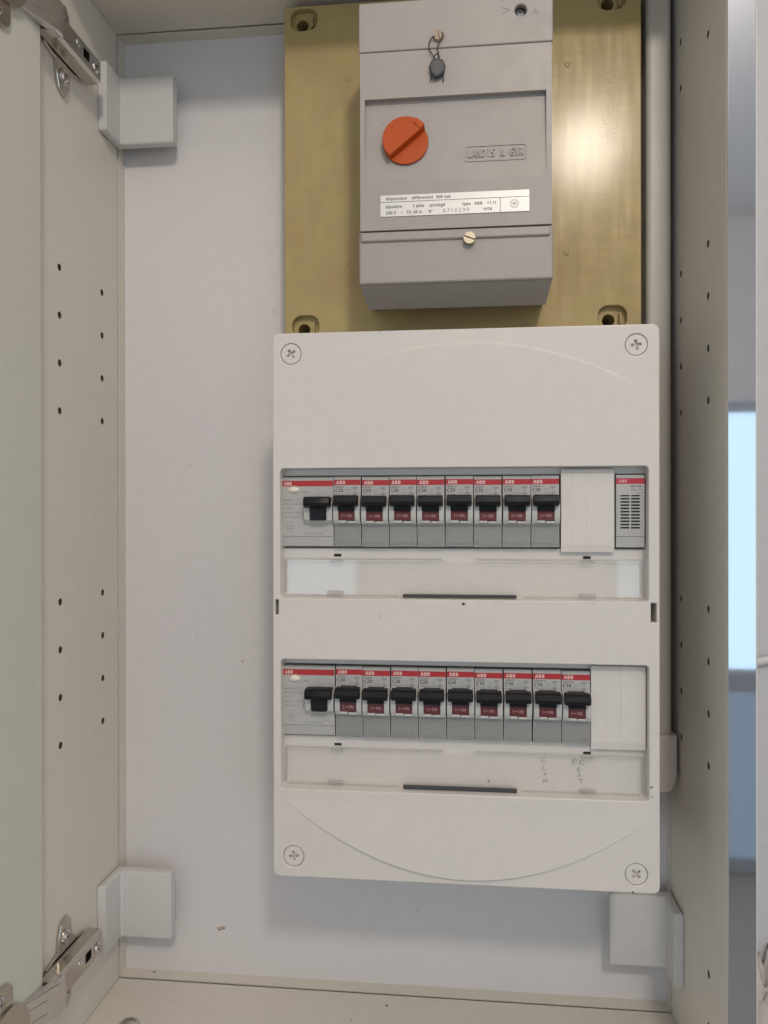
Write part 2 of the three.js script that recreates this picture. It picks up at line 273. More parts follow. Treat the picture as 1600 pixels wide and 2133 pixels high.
// ------------------------------------------------------------------ gold mounting plate
const font = await new FontLoader().loadAsync('fonts/droid/droid_sans_bold.typeface.json');
function text3d(str, x, y, z, h, w, d, tilt = 0) {     // raised letters, h high and w wide, centred on (x, y)
  const g = new TextGeometry(str, { font, size: 1, depth: 1, curveSegments: 4, bevelEnabled: false }); g.computeBoundingBox();
  const b = g.boundingBox; g.translate(-(b.min.x + b.max.x) / 2, -(b.min.y + b.max.y) / 2, 0);
  return g.scale(w / (b.max.x - b.min.x), h / (b.max.y - b.min.y), d).rotateX(tilt).translate(x, y, z);
}
{
  const t = thing('mounting_plate', 'satin gold metal mounting plate behind the grey main breaker', 'plate', [-0.0056, BY[0], 0]);
  const slots = [[-0.1169, 0.3557], [0.1006, 0.3560], [-0.1160, 0.1335], [0.1010, 0.1345]];
  const s = rrect(BX[0], BX[1], BY[0], BY[1], 0.0015), b = rrect(BX[0] + 0.001, BX[1] - 0.001, BY[0] + 0.001, BY[1] - 0.001, 0.001);
  for (const [x, y] of slots) { s.holes.push(rrect(x - 0.0100, x + 0.0096, y - 0.0080, y + 0.0080, 0.0068, new THREE.Path())); b.holes.push(circ(x - 0.0022, y - 0.0012, 0.0044)); }
  part('plate_face', [ext(s, 0.0345, 0.040, 0.0006, 3, 12)], M.brass, t);
  part('plate_tray', [ext(b, 0.006, 0.0344, 0, 1, 14)], M.brass, t);
  for (const [x, y] of slots) part('slot_lug', [B(x + 0.0048, x + 0.0062, y - 0.0045, y + 0.0035, 0.0340, 0.0385, 0.0004, 1)], M.brass, t);
  for (const [x, y] of [[-0.0855, 0.3105], [0.0701, 0.3113], [-0.085, 0.1786], [0.0693, 0.1799]]) part('rivet', [new THREE.SphereGeometry(0.0019, 16, 8).scale(1, 1, 0.35).translate(x, y, 0.0399)], M.brass, t);
}

// a few specks of dirt, where the photograph shows them
const speck = (x, y, z, r, mat, parent, sx = 1, ax = 'z') => { const g = new THREE.SphereGeometry(r, 10, 6), a = g.attributes.position; for (let i = 0; i < a.count; i++) { const k = 0.75 + 0.5 * rnd(); a.setXYZ(i, a.getX(i) * k * sx, a.getY(i) * k * (ax === 'y' ? 0.06 : 1), a.getZ(i) * k * (ax === 'z' ? 0.06 : 1)); } part('dirt_speck', [g.translate(x, y, z)], mat, parent); };
M.dirt = new THREE.MeshStandardMaterial({ color: L(0.10, 0.08, 0.06), roughness: 0.9 });
M.rustStain = new THREE.MeshStandardMaterial({ color: L(0.54, 0.43, 0.37), roughness: 0.9 });
speck(-0.1938, -0.3286, 0.0001, 0.0016, M.rustStain, cab, 1.3); speck(-0.1908, -0.3279, 0.0001, 0.0013, M.rustStain, cab, 1.1);
speck(-0.0593, YB + 0.0001, 0.0262, 0.0010, M.dirt, cab, 1, 'y'); speck(-0.083, YB + 0.0001, 0.045, 0.0005, M.dirt, cab, 1, 'y'); speck(0.002, YB + 0.0001, 0.058, 0.0006, M.dirt, cab, 1, 'y');
speck(-0.175, -0.118, 0.0001, 0.0008, M.rustStain, cab); speck(-0.246, YB + 0.0006, 0.004, 0.0007, M.dirt, cab, 2.2, 'y');

// ------------------------------------------------------------------ old grey main breaker
{
  const t = thing('main_breaker', 'old grey main breaker with round orange switch on the gold plate', 'breaker', [-0.0074, 0.143, 0.041]);
  const X0 = -0.0676, X1 = 0.0530, Z0 = 0.0403, Z = 0.108;
  part('housing', [B(X0 + 0.001, X1 - 0.001, 0.1440, 0.3190, Z0, 0.1040)], M.greyBreaker, t);
  // top cover with the little sight hole
  const tc = rrect(X0, X1, 0.2889, 0.320, 0.0015); tc.holes.push(circ(0.0334, 0.3091, 0.0036));
  part('top_cover', [ext(tc, Z0, Z, 0.0009, 3, 16)], M.greyBreaker, t);
  const sight = canvas(128, 128, (x, w) => { x.fillStyle = '#141719'; x.fillRect(0, 0, w, w); x.fillStyle = '#b9bcc0'; x.font = 'bold 62px sans-serif'; x.textAlign = 'center'; x.fillText('30', 64, 108); });
  part('sight_disc', [new THREE.PlaneGeometry(0.0074, 0.0074).translate(0.0334, 0.3091, 0.1045)], printed({ map: sight, roughness: 0.5 }), t);
  part('embossed_mark', [text3d('A', 0.0422, 0.3085, Z - 0.0001, 0.0040, 0.0040, 0.00035)], M.greyBreaker, t);
  { const tri = poly([[0.0222, 0.3120], [0.0222, 0.3072], [0.0268, 0.3098]]); tri.holes.push(poly([[0.0226, 0.3113], [0.0226, 0.3079], [0.0259, 0.3098]])); part('embossed_mark', [ext(tri, Z - 0.0001, Z + 0.0003)], M.greyBreaker, t); }
  // middle cover: flat rails, wedge-shaped recess between them
  const rail = [[Z0, 0.1764], [Z0, 0.2882], [Z, 0.2882], [Z, 0.1764]];
  const wedge = [[Z0, 0.1764], [Z0, 0.2882], [Z, 0.2882], [Z, 0.2591], [Z - 0.0042, 0.2590], [Z, 0.2062], [Z, 0.1764]];
  part('middle_cover', [sweepX(rail, X0 + 0.0008, -0.0638), sweepX(wedge, -0.0638, 0.0489), sweepX(rail, 0.0489, X1 - 0.0008)], M.greyBreaker, t);
  // lower cover with its ledge
  const foot = noIdx(new THREE.BoxGeometry(1, 1, 1)), fp = foot.attributes.position;   // bevelled lower end
  for (let i = 0; i < fp.count; i++) { const a = fp.getX(i) > 0, b = fp.getY(i) > 0, c = fp.getZ(i) > 0; fp.setXYZ(i, b ? (a ? X1 - 0.0002 : X0 + 0.0002) : (a ? 0.0507 : -0.0649), b ? 0.1442 : c ? 0.1334 : 0.1441, c ? (b ? Z - 0.0004 : 0.0820) : Z0); }
  foot.computeVertexNormals();
  part('lower_cover', [foot, B(X0, X1, 0.1428, 0.1757, Z0, Z, 0.0014, 3), B(X0 + 0.0012, X1 - 0.0018, 0.1690, 0.1748, Z - 0.003, Z + 0.0018, 0.0012, 3)], M.greyBreaker, t);
  const sc = part('cover_screw', cut(cylZ(0, 0, 0, 0.0042, 0.0037, 32, 0.0036), B(-0.006, 0.006, -0.00045, 0.00045, 0.0028, 0.006).rotateZ(-0.38)).translate(0.0017, 0.1684, Z), M.nickelScrew, t);
  part('seal_screw', cut(cylZ(0, 0, 0, 0.0024, 0.0037, 28, 0.0033), B(-0.0004, 0.0004, -0.006, 0.006, 0.0012, 0.006).rotateZ(0.15)).translate(-0.0172, 0.2962, Z), plastic(L(0.42, 0.33, 0.24), 0.6), t);
  // switch
  const zt = y => Z - 0.0042 * (y - 0.2062) / 0.0528, tilt = Math.atan(0.0042 / 0.0528);
  const cx = -0.0381, cy = 0.2311, R = 0.0145;
  const place = g => g.rotateX(-tilt).translate(cx, cy, zt(cy));
  part('switch_disc', [place(cylZ(0, 0, -0.001, 0.0008, R - 0.0012, 64)), place(cylZ(0, 0, 0.0008, 0.0018, R - 0.0002, 64, R - 0.0004))], M.orange, t);
  const chord = []; const ca = 40 * Math.PI / 180, dOff = -0.0021;
  { const half = Math.acos(dOff / (R - 0.0003)); for (let i = 0; i <= 40; i++) { const a = Math.PI / 2 + ca - half + 2 * half * i / 40; chord.push([(R - 0.0003) * Math.cos(a), (R - 0.0003) * Math.sin(a)]); } }
  part('switch_grip', [place(ext(poly(chord), 0.0010, 0.0068, 0.0005, 2))], M.orange, t);
  part('switch_pointer', [place(B(-0.0034, 0.0034, 0.0104, 0.0144, 0.0003, 0.0074, 0.0005).rotateZ(-0.74))], M.orange, t);
  part('embossed_mark', [text3d('0', -0.0528, 0.2438, zt(0.2438) - 0.0001, 0.0046, 0.0026, 0.0003)], M.greyBreaker, t);
  part('embossed_mark', [text3d('I', -0.0232, 0.2436, zt(0.2436) - 0.0001, 0.0046, 0.0020, 0.0003)], M.greyBreaker, t);
  // embossed maker's plate
  const ly = 0.2223, ring = rrect(-0.0193, 0.0193, -0.0051, 0.0051, 0.0020); ring.holes.push(rrect(-0.0187, 0.0187, -0.0045, 0.0045, 0.0016, new THREE.Path()));
  part('embossed_frame', [ext(ring, -0.0002, 0.0005).rotateX(-tilt).translate(0.0178, ly, zt(ly))], M.greyBreaker, t);
  part('embossed_lettering', [...'LANDIS & GYR'].map((c, i) => c === ' ' ? null : text3d(c, 0.0178 + (i - 5.5) * 0.00292, ly, zt(ly) - 0.0001, 0.0050, c === 'I' ? 0.0010 : 0.0026, 0.0010, -tilt)).filter(Boolean), M.greyBreaker, t);
  // printed foil nameplate
  const foil = canvas(1400, 202, (x, w, h) => {
    x.fillStyle = '#d4d3d1'; x.fillRect(0, 0, w, h);
    for (let i = 0; i < 900; i++) { x.fillStyle = `rgba(${rnd() < .5 ? '255,255,255' : '150,150,150'},${0.10 * rnd()})`; x.fillRect(rnd() * w, rnd() * h, 20 + 120 * rnd(), 1 + 2 * rnd()); }
    x.fillStyle = '#2c2d30'; x.fillRect(0, 62, w, 5); x.fillRect(1128, 64, 5, h);
    x.font = 'bold 40px sans-serif'; x.textBaseline = 'alphabetic';
    const T = (s, X, Y, W) => x.fillText(s, X, Y, W);
    T('disjoncteur', 52, 47, 205); T('différentiel', 296, 47, 205); T('500 mA', 528, 47, 165);
    T('bipolaire', 50, 124, 158); T('1 pôle', 305, 124, 112); T('protégé', 468, 124, 148); T('type', 775, 124, 82); T('KBB', 890, 124, 84); T('11.11', 1006, 124, 92);
    T('250 V', 50, 182, 112); T('~', 192, 182, 30); T('15 ‚45 A', 248, 182, 170); T('N°', 458, 182, 40); T('1976', 968, 182, 92);
    x.font = '49px monospace'; x.fillStyle = '#4c4e52'; let k = 0; for (const c of '8710299') x.fillText(c, 592 + 37 * k++, 184);
    x.strokeStyle = '#4c4e52'; x.lineWidth = 3; x.beginPath(); x.arc(1262, 128, 38, 0, 7); x.stroke(); x.lineWidth = 2; x.beginPath(); x.arc(1262, 128, 31, 0, 7); x.stroke();
    x.font = 'bold 34px serif'; x.fillText('K', 1243, 140); x.fillText('S', 1262, 140);
  });
  const np = part('nameplate', [B(-0.0541, 0.0386, 0.1846, 0.1981, Z, Z + 0.0005, 0.0002, 1)], new THREE.MeshPhysicalMaterial({ color: L(0.72, 0.72, 0.72), metalness: 0.55, roughness: 0.42 }), t);
  part('nameplate_print', [new THREE.PlaneGeometry(0.0923, 0.0132).translate(-0.00775, 0.19135, Z + 0.00056)], printed({ map: foil, metalness: 0.3, roughness: 0.4 }), t);
}
{ // wire seal hanging from the top cover screw
  const t = thing('wire_seal', 'dark lead seal hanging on a thin wire loop from the breaker screw', 'seal', [-0.0178, 0.2700, 0.108]);
  const P = a => a.map(p => new THREE.Vector3(...p));
  const loop = new THREE.CatmullRomCurve3(P([[-0.0150, 0.2972, 0.1106], [-0.0146, 0.2955, 0.1108], [-0.0160, 0.2925, 0.1100], [-0.0180, 0.2885, 0.1096], [-0.0172, 0.2845, 0.1096], [-0.0164, 0.2795, 0.1102]]));
  const loop2 = new THREE.CatmullRomCurve3(P([[-0.0195, 0.2950, 0.1104], [-0.0216, 0.2940, 0.1100], [-0.0232, 0.2910, 0.1096], [-0.0228, 0.2875, 0.1096], [-0.0208, 0.2835, 0.1098], [-0.0190, 0.2792, 0.1102]]));
  const small = new THREE.CatmullRomCurve3(P([[-0.0200, 0.2800, 0.1105], [-0.0196, 0.2828, 0.1108], [-0.0184, 0.2836, 0.1108], [-0.0174, 0.2826, 0.1108], [-0.0172, 0.2800, 0.1105]]));
  part('wire', [new THREE.TubeGeometry(loop, 40, 0.00038, 6), new THREE.TubeGeometry(loop2, 40, 0.00038, 6), new THREE.TubeGeometry(small, 24, 0.00038, 6),
    new THREE.TubeGeometry(new THREE.CatmullRomCurve3(P([[-0.0216, 0.2730, 0.1095], [-0.0222, 0.2690, 0.1092], [-0.0226, 0.2678, 0.1092]])), 8, 0.00036, 6),
    new THREE.TubeGeometry(new THREE.CatmullRomCurve3(P([[-0.0146, 0.2730, 0.1095], [-0.0144, 0.2690, 0.1092], [-0.0142, 0.2672, 0.1092]])), 8, 0.00036, 6)], M.wire, t);
  const o = []; for (let i = 0; i < 9; i++) { const a = i / 9 * Math.PI * 2 + 0.2, r = 0.0058 * (0.93 + 0.1 * Math.sin(i * 2.3)); o.push([-0.0180 + r * 0.96 * Math.cos(a), 0.2748 + r * 1.08 * Math.sin(a)]); }
  part('lead_disc', [ext(poly(o), 0.1084, 0.1124, 0.0010, 2)], M.lead, t);
}

// ------------------------------------------------------------------ distribution board
const OPEN = [[-0.1166, 0.1078, -0.0547, 0.0264], [-0.1164, 0.1080, -0.1742, -0.0930]];   // the two device windows
const CUT = [[-0.1183, 0.1086, -0.0238, 0.0222], [-0.1183, 0.1086, -0.1433, -0.0976]];
const BZ = 0.117, FZ = 0.1062;
const board = thing('distribution_board', 'white two-row distribution board below the grey main breaker', 'distribution board', [-0.0035, -0.2293, 0]);
{
  const s = rrect(-0.1213, 0.1142, -0.2293, 0.1112, 0.0042);
  for (const [a, b, c, d] of OPEN) s.holes.push(rrect(a, b, c, d, 0.0024, new THREE.Path()));
  const scr = [[-0.1096, 0.0982], [0.1008, 0.0990], [-0.1084, -0.2165], [0.1005, -0.2181]];
  for (const [x, y] of scr) s.holes.push(circ(x, y, 0.0066));
  s.holes.push(rrect(-0.1198, -0.1178, -0.0652, -0.0558, 0.0002, new THREE.Path()));
  s.holes.push(rrect(0.1091, 0.1124, -0.0671, -0.0556, 0.0002, new THREE.Path()));
  const face = ext(s, 0.1010, BZ, 0.0007, 4, 14);
  // the shallow swelling above the upper and below the lower window, ended by an arc
  const swell = (arc, sgn, H, w, yEnd) => {
    const nx = 150, ny = 60, g = new THREE.PlaneGeometry(1, 1, nx, ny), p = g.attributes.position, u = g.attributes.uv;
    for (let j = 0; j <= ny; j++) for (let i = 0; i <= nx; i++) {
      const x = -0.1145 + 0.222 * i / nx, ya = arc(x), fall = Math.abs(ya - yEnd), f = j / ny, s0 = f < 0.5 ? -0.0008 + (w + 0.0016) * f / 0.5 : (w + 0.0008) + (fall - w) * (f - 0.5) / 0.5;
      const up = Math.min(1, Math.max(0, s0 / w)), hh = H * Math.pow(Math.max(0, 1 - ((x + 0.0035) / 0.111) ** 2), 0.8) * (up * up * (3 - 2 * up)) * (s0 > w ? Math.pow(Math.max(0, 1 - (s0 - w) / (fall - w)), 1.5) : 1);
      const k = j * (nx + 1) + i; p.setXYZ(k, x, ya - sgn * s0, BZ - 0.00012 + hh); u.setXY(k, x, ya - sgn * s0);
    }
    if (sgn > 0) { } else { const ix = g.index; for (let i = 0; i < ix.count; i += 3) { const t = ix.getX(i + 1); ix.setX(i + 1, ix.getX(i + 2)); ix.setX(i + 2, t); } }
    g.computeVertexNormals(); return g;
  };
  part('cover', [face, swell(x => 0.1040 - 2.7 * x * x, 1, 0.0012, 0.0022, 0.0290), swell(x => -0.2262 + 3.4 * x * x, -1, 0.0020, 0.0007, -0.1765)], M.board, board);
  // inner frame behind each window, cut out for the devices
  OPEN.forEach(([a, b, c, d], r) => {
    const q = poly([[a - 0.004, c - 0.003], [b + 0.004, c - 0.003], [b + 0.004, d + 0.003], [a - 0.004, d + 0.003]]);
    q.holes.push(rrect(...CUT[r], 0.0006, new THREE.Path()));
    const ly = r ? -0.1489 : -0.0284; for (const x of [-0.0820, 0.0733]) q.holes.push(rrect(x - 0.0023, x + 0.0023, ly - 0.0009 - (x > 0 ? 0.0008 : 0), ly + 0.0009 - (x > 0 ? 0.0008 : 0), 0.0003, new THREE.Path()));
    part('inner_frame', [ext(q, 0.1035, FZ, 0.0004, 2)], M.board, board);
    const yb = CUT[r][2] - 0.0062, y0 = OPEN[r][2] + 0.0006, x0 = a + 0.0012, x1 = b - 0.0018;
    // clear flap, lying on the frame below the devices
    const flap = new THREE.Shape(); flap.moveTo(x0 + 0.002, y0); flap.lineTo(x1 - 0.002, y0); flap.absarc(x1 - 0.002, y0 + 0.002, 0.002, -Math.PI / 2, 0); flap.lineTo(x1, yb); flap.lineTo(0.0048, yb);
    flap.quadraticCurveTo(0.0015, yb - 0.0030, -0.0050, yb - 0.0030); flap.quadraticCurveTo(-0.0118, yb - 0.0030, -0.0150, yb); flap.lineTo(x0, yb); flap.lineTo(x0, y0 + 0.002); flap.absarc(x0 + 0.002, y0 + 0.002, 0.002, Math.PI, Math.PI * 1.5);
    const fp = part('clear_flap', [ext(flap, FZ + 0.0012, FZ + 0.0024, 0.0002, 1)], M.clear, board);
    const rimBits = [B(x0 + 0.001, -0.0155, yb - 0.0012, yb, FZ + 0.0024, FZ + 0.0036, 0.0004), B(0.0052, x1 - 0.001, yb - 0.0012, yb, FZ + 0.0024, FZ + 0.0036, 0.0004), B(x1 - 0.0012, x1, y0 + 0.002, yb, FZ + 0.0024, FZ + 0.0036, 0.0004), B(x0, x0 + 0.0012, y0 + 0.002, yb, FZ + 0.0024, FZ + 0.0036, 0.0004), B(x0 + 0.002, -0.043, y0, y0 + 0.0011, FZ + 0.0024, FZ + 0.0034, 0.0004), B(0.034, x1 - 0.002, y0, y0 + 0.0011, FZ + 0.0024, FZ + 0.0034, 0.0004)];
    part('flap_rim', rimBits, M.frosted, fp);
    for (const x of [-0.0828, 0.0730]) part('flap_hinge', [B(x - 0.0052, x + 0.0052, y0 + 0.0002, y0 + 0.0036, FZ + 0.0025, FZ + 0.0048, 0.0006)], M.frosted, fp);
    for (const x of [-0.0820, 0.0733]) part('flap_latch', [B(x - 0.0042, x + 0.0042, yb - 0.0026, yb - 0.0005, FZ + 0.0030, FZ + 0.0046, 0.0005)], M.frosted, fp);
    part('grip_strip', [B(-0.0400, 0.0303, y0 - 0.0002, y0 + 0.0018, FZ + 0.0026, FZ + 0.0050, 0.0004)], M.darkGrey, fp);
  });
  part('enclosure', [B(-0.1195, 0.1124, -0.2273, 0.1092, 0.0004, 0.0975, 0.002)], M.board, board);
  scr.forEach(([x, y], i) => {
    const turn = [0.6, 0.15, 0.1, 0.75][i], d = circ(0, 0, 0.0063, new THREE.Shape()), q = new THREE.Path();
    const a = 0.0030, b = 0.0008; [[a, -b], [a, b], [b, b], [b, a], [-b, a], [-b, b], [-a, b], [-a, -b], [-b, -b], [-b, -a], [b, -a], [b, -b]].forEach(([u, v], k) => k ? q.lineTo(u, v) : q.moveTo(u, v)); q.closePath(); d.holes.push(q);
    part('cover_screw', [ext(d, 0.1105, BZ - 0.0004, 0.0004, 2, 28).rotateZ(turn).translate(x, y, 0), cylZ(x, y, 0.1085, 0.1143, 0.0062, 28)], M.board, board);
  });
  speck(-0.0024, -0.0572, BZ + 0.0001, 0.0008, M.dirt, board, 1.1); speck(-0.0012, -0.0570, BZ + 0.0001, 0.0004, M.dirt, board); speck(0.1093, -0.1655, BZ + 0.0001, 0.0006, M.dirt, board); speck(0.1096, -0.1712, BZ + 0.0001, 0.0004, M.dirt, board); speck(0.0985, -0.2288, BZ, 0.0006, M.dirt, board); speck(0.0130, -0.1680, FZ + 0.0025, 0.0005, M.dirt, board);
  // handwriting in pencil on the lower flap
  const notes = canvas(512, 512, (x, w) => {
    x.fillStyle = '#000'; x.fillRect(0, 0, w, w); x.strokeStyle = '#fff'; x.lineCap = x.lineJoin = 'round'; x.lineWidth = 7;
    const st = (pts, k = 1) => { x.strokeStyle = `rgba(255,255,255,${k})`; x.beginPath(); pts.forEach(([a, b], i) => i ? x.lineTo(a, b) : x.moveTo(a, b)); x.stroke(); };
    st([[88, 42], [68, 34], [52, 48], [46, 72], [54, 96], [76, 104], [92, 94]], 0.75);            // C
    st([[62, 166], [60, 214], [62, 218], [94, 212]], 0.7);                                    // L
    st([[80, 272], [82, 322]], 0.75); st([[64, 284], [98, 276]], 0.5);                                  // I
    st([[60, 424], [70, 374], [82, 404], [98, 366], [104, 420]], 0.7);                          // M
    st([[372, 130], [368, 42]], 0.95); st([[366, 44], [394, 38], [408, 56], [398, 78], [370, 84]], 0.95);     // P
    st([[484, 60], [462, 52], [444, 70], [440, 96], [452, 118], [482, 120]], 0.95);                // C
    st([[442, 176], [418, 180], [420, 232], [446, 228]], 0.75); st([[419, 204], [442, 200]], 0.7);          // E
    st([[424, 266], [448, 310]], 0.65); st([[450, 268], [424, 308]], 0.65);                               // X
    st([[426, 350], [470, 346]], 0.75); st([[450, 350], [456, 408]], 0.75);                               // T
  }, false);
  part('pencil_notes', [new THREE.PlaneGeometry(0.0300, 0.0205).translate(0.0577, -0.1612, FZ + 0.00252)], printed({ color: L(0.16, 0.17, 0.165), roughness: 0.8, alphaMap: notes, transparent: true }), board);
}

// ------------------------------------------------------------------ devices on the rails (local: centre of the lower edge, z = 0 on the label face)
const HD = 0.0441;
const inkLine = (x, s, X, Y, W, c, f) => { x.fillStyle = c; x.font = f; x.fillText(s, X, Y, W); };
function logo(x, X, Y, W, H) {                          // white letters on the red band
  x.fillStyle = '#e9d3cf'; x.font = `bold ${Math.round(H * 1.34)}px sans-serif`; x.fillText('ABB', X, Y + H, W);
}
function breakerPrint(type, amps) {
  return canvas(352, 252, (x, w, h) => {
    x.fillStyle = '#b3b2b0'; x.fillRect(0, 0, w, h); x.fillStyle = '#b32a2f'; x.fillRect(0, 30, w, 74); logo(x, 26, 42, 122, 48);
    const k = '#4c4d50', k2 = '#606165';
    inkLine(x, type, 14, 142, type.length > 6 ? 176 : 146, k, 'bold 34px sans-serif');
    inkLine(x, amps, 12, 198, 126, '#36373a', 'bold 62px sans-serif');
    inkLine(x, '230V~', 14, 222, 62, k2, '20px sans-serif');
    x.fillStyle = k2; for (let i = 0; i < 9; i++) x.fillRect(14 + i * 13, 234, 9, 7);
    x.strokeStyle = k2; x.lineWidth = 3; x.beginPath(); x.moveTo(162, 160); x.lineTo(178, 160); x.lineTo(178, 190); x.moveTo(196, 160); x.lineTo(212, 160); x.lineTo(212, 190); x.moveTo(170, 204); x.lineTo(178, 232); x.moveTo(204, 204); x.lineTo(212, 232); x.lineTo(180, 232); x.stroke();
    x.fillStyle = '#9d9ea1'; x.fillRect(240, 126, 76, 32); x.fillStyle = '#b3b2b0'; inkLine(x, '4500', 246, 150, 64, '#5f6063', '24px sans-serif'); x.fillStyle = '#9d9ea1'; x.fillRect(258, 162, 40, 12); x.fillRect(270, 176, 16, 30);
    x.strokeStyle = k; x.lineWidth = 3; x.beginPath(); x.ellipse(278, 226, 34, 18, 0, 0, 7); x.stroke(); inkLine(x, 'NF', 258, 236, 40, k, 'italic bold 28px sans-serif');
  });
}
const onPrint = canvas(220, 110, (x, w, h) => { x.fillStyle = '#5c161c'; x.fillRect(0, 0, w, h); x.fillStyle = '#cfa9ac'; x.font = '46px sans-serif'; x.fillText('I', 40, 72); x.fillRect(66, 52, 34, 5); x.fillText('ON', 112, 72, 72); });
M.on = printed({ map: onPrint, roughness: 0.35 });
const prints = {};
const printMat = (type, amps) => prints[type + amps] ??= printed({ map: breakerPrint(type, amps), roughness: 0.45 });
const leverPts = [[0.0015, 0.0258], [0.0085, 0.0252], [0.0112, 0.0262], [0.0120, 0.0282], [0.0112, 0.0312], [0.0090, 0.0322], [0.0015, 0.0318]];
function makeBreaker() {
  const t = new THREE.Group(), W = 0.0170;
  const body = [[-0.0060, 0.0002], [-0.0060, HD], [-0.0006, HD], [0, HD - 0.0006], [0, 0.0326], [-0.0012, 0.0322], [-0.0012, 0.0152], [0.0024, 0.0150], [0.0026, 0.0140], [0.0006, 0.0136], [0.0004, 0.0002]];
  const cheek = [[-0.0012, 0.0320], [0.0026, 0.0320], [0.0048, 0.0300], [0.0058, 0.0265], [0.0060, 0.0215], [0.0052, 0.0170], [0.0036, 0.0148], [-0.0012, 0.0148]];
  lpart('body', [sweepX(body, -W / 2, W / 2, 0.00015)], M.device, t);
  for (const k of [-1, 1]) { const a = k < 0 ? -W / 2 + 0.0001 : W / 2 - 0.0033; lpart('lever_guard', [toCreasedNormals(noIdx(sweepX(cheek, a, a + 0.0032, 0.0003)), 0.5)], M.deviceLight, t); }
  lpart('lever_sill', [B(-0.0053, -0.0002, 0.0150, 0.0166, -0.001, 0.0048, 0.0004), B(0.0002, 0.0053, 0.0148, 0.0162, -0.001, 0.0046, 0.0004)], M.deviceLight, t);
  const lev = lpart('lever', [toCreasedNormals(noIdx(sweepX(leverPts, -0.0076, 0.0076, 0.0004)), 0.6), sweepX([[0, 0.0225], [0.0052, 0.0225], [0.0066, 0.0234], [0.0074, 0.0262], [0, 0.0262]], -0.0052, 0.0052, 0.0002), B(-0.0052, 0.0052, 0.0228, 0.0233, 0.0050, 0.0064)], M.black, t);
  lpart('on_indicator', [(() => { const g = new THREE.PlaneGeometry(0.0104, 0.0058); return g.rotateX(-0.12).translate(0, 0.0195, 0.0045); })()], M.on, t);
  lpart('label_holder', [B(-W / 2 + 0.0004, W / 2 - 0.0004, 0.0006, 0.0134, 0.0007, 0.0022, 0.0003, 1), B(-W / 2 + 0.0008, W / 2 - 0.0008, 0.0022, 0.0030, 0.0022, 0.0028, 0.0002, 1)], M.frosted, t);
  return t;
}
const proto = makeBreaker();
const printGeo = new THREE.PlaneGeometry(0.0168, 0.0116).translate(0, HD - 0.0006 - 0.0058, 0.00022);
const ROW = [-0.0228, -0.1425], DZ = 0.1095;
const ORD = ['first', 'second', 'third', 'fourth', 'fifth', 'sixth', 'seventh', 'eighth', 'ninth'];
function breaker(row, i, type, amps, dx = 0) {
  const o = proto.clone(); o.name = numbered('circuit_breaker'); scene.add(o);
  const x0 = row ? -0.0829 : -0.0836, pitch = row ? 0.01749 : 0.01751;
  o.position.set(x0 + pitch * (i + 0.5) + dx, ROW[row] + [0.0002, -0.0001, 0.0001, 0, 0.0002, -0.0001, 0, 0.0001, -0.0002][i], DZ + [0, 0.0002, 0.0001, 0.0003, 0.0001, 0, 0.0002, 0.0001, 0.0002][i]);
  o.rotation.z = [0.004, -0.003, 0.002, 0.005, -0.002, 0.001, -0.004, 0.003, -0.001][(i + row * 4) % 9]; o.rotation.x = [0, 0.006, -0.004, 0.003, 0, -0.006, 0.004, 0.002, -0.003][(i + row * 5) % 9];
  lpart('printed_label', printGeo, printMat(type, amps), o);
  tag(o, `grey ${amps} circuit breaker, ${ORD[i]} from the test-button switch in the ${row ? 'lower' : 'upper'} row`, 'circuit breaker', 'circuit breakers in the distribution board');
}
['C32', 'C25', 'C20', 'C20', 'C20', 'C20', 'C10', 'C20'].forEach((a, i) => breaker(0, i, 'SN201L', a));
['C20', 'C20', 'C20', 'C20', 'C20', 'C10', 'C10', 'C16', 'C16'].forEach((a, i) => breaker(1, i, i > 6 ? 'SN201S L' : 'SN201L', a, i > 6 ? 0.0004 : 0));

function rcdPrint(kind) {
  return canvas(704, 760, (x, w, h) => {
    x.fillStyle = '#b3b2af'; x.fillRect(0, 0, w, h); x.fillStyle = '#b32a2f'; x.fillRect(0, 28, w, 76); logo(x, 22, 44, 110, 46);
    const k = '#5e5f61', k2 = '#737476';
    inkLine(x, 'TEST', 278, 196, 86, k, '34px sans-serif');
    inkLine(x, kind === 'A' ? 'FH202 A' : 'FH202 AC', 18, 300, 160, k, '36px sans-serif'); x.strokeStyle = k2; x.lineWidth = 3; x.strokeRect(192, 272, 56, 28);
    inkLine(x, '40A  IΔn= 0,03A', 18, 350, 250, '#6c6d6f', '36px sans-serif');
    inkLine(x, 'Un=230V~', 26, 400, 130, k2, '28px sans-serif'); inkLine(x, 'Im=IΔm = 1000A', 18, 462, 250, k2, '32px sans-serif'); inkLine(x, '230~ (110-254V)', 20, 520, 220, k2, '30px sans-serif');
    inkLine(x, '1/2  3/4', 66, 584, 90, k2, '26px sans-serif'); x.beginPath(); x.moveTo(80, 596); x.lineTo(80, 690); x.moveTo(118, 596); x.lineTo(118, 690); x.moveTo(40, 640); x.lineTo(190, 640); x.moveTo(60, 664); x.lineTo(190, 664); x.strokeRect(60, 626, 74, 50); x.stroke(); inkLine(x, '2/1  4/3', 62, 722, 90, k2, '26px sans-serif');
    x.beginPath(); x.arc(510, 250, 22, 0, 7); x.stroke(); inkLine(x, '⚡', 498, 262, 24, k2, '26px sans-serif');
    inkLine(x, 'L2202', 554, 706, 86, k2, '28px sans-serif'); inkLine(x, '2CSF202005R1400', 300, 740, 330, k2, '30px sans-serif');
  });
}
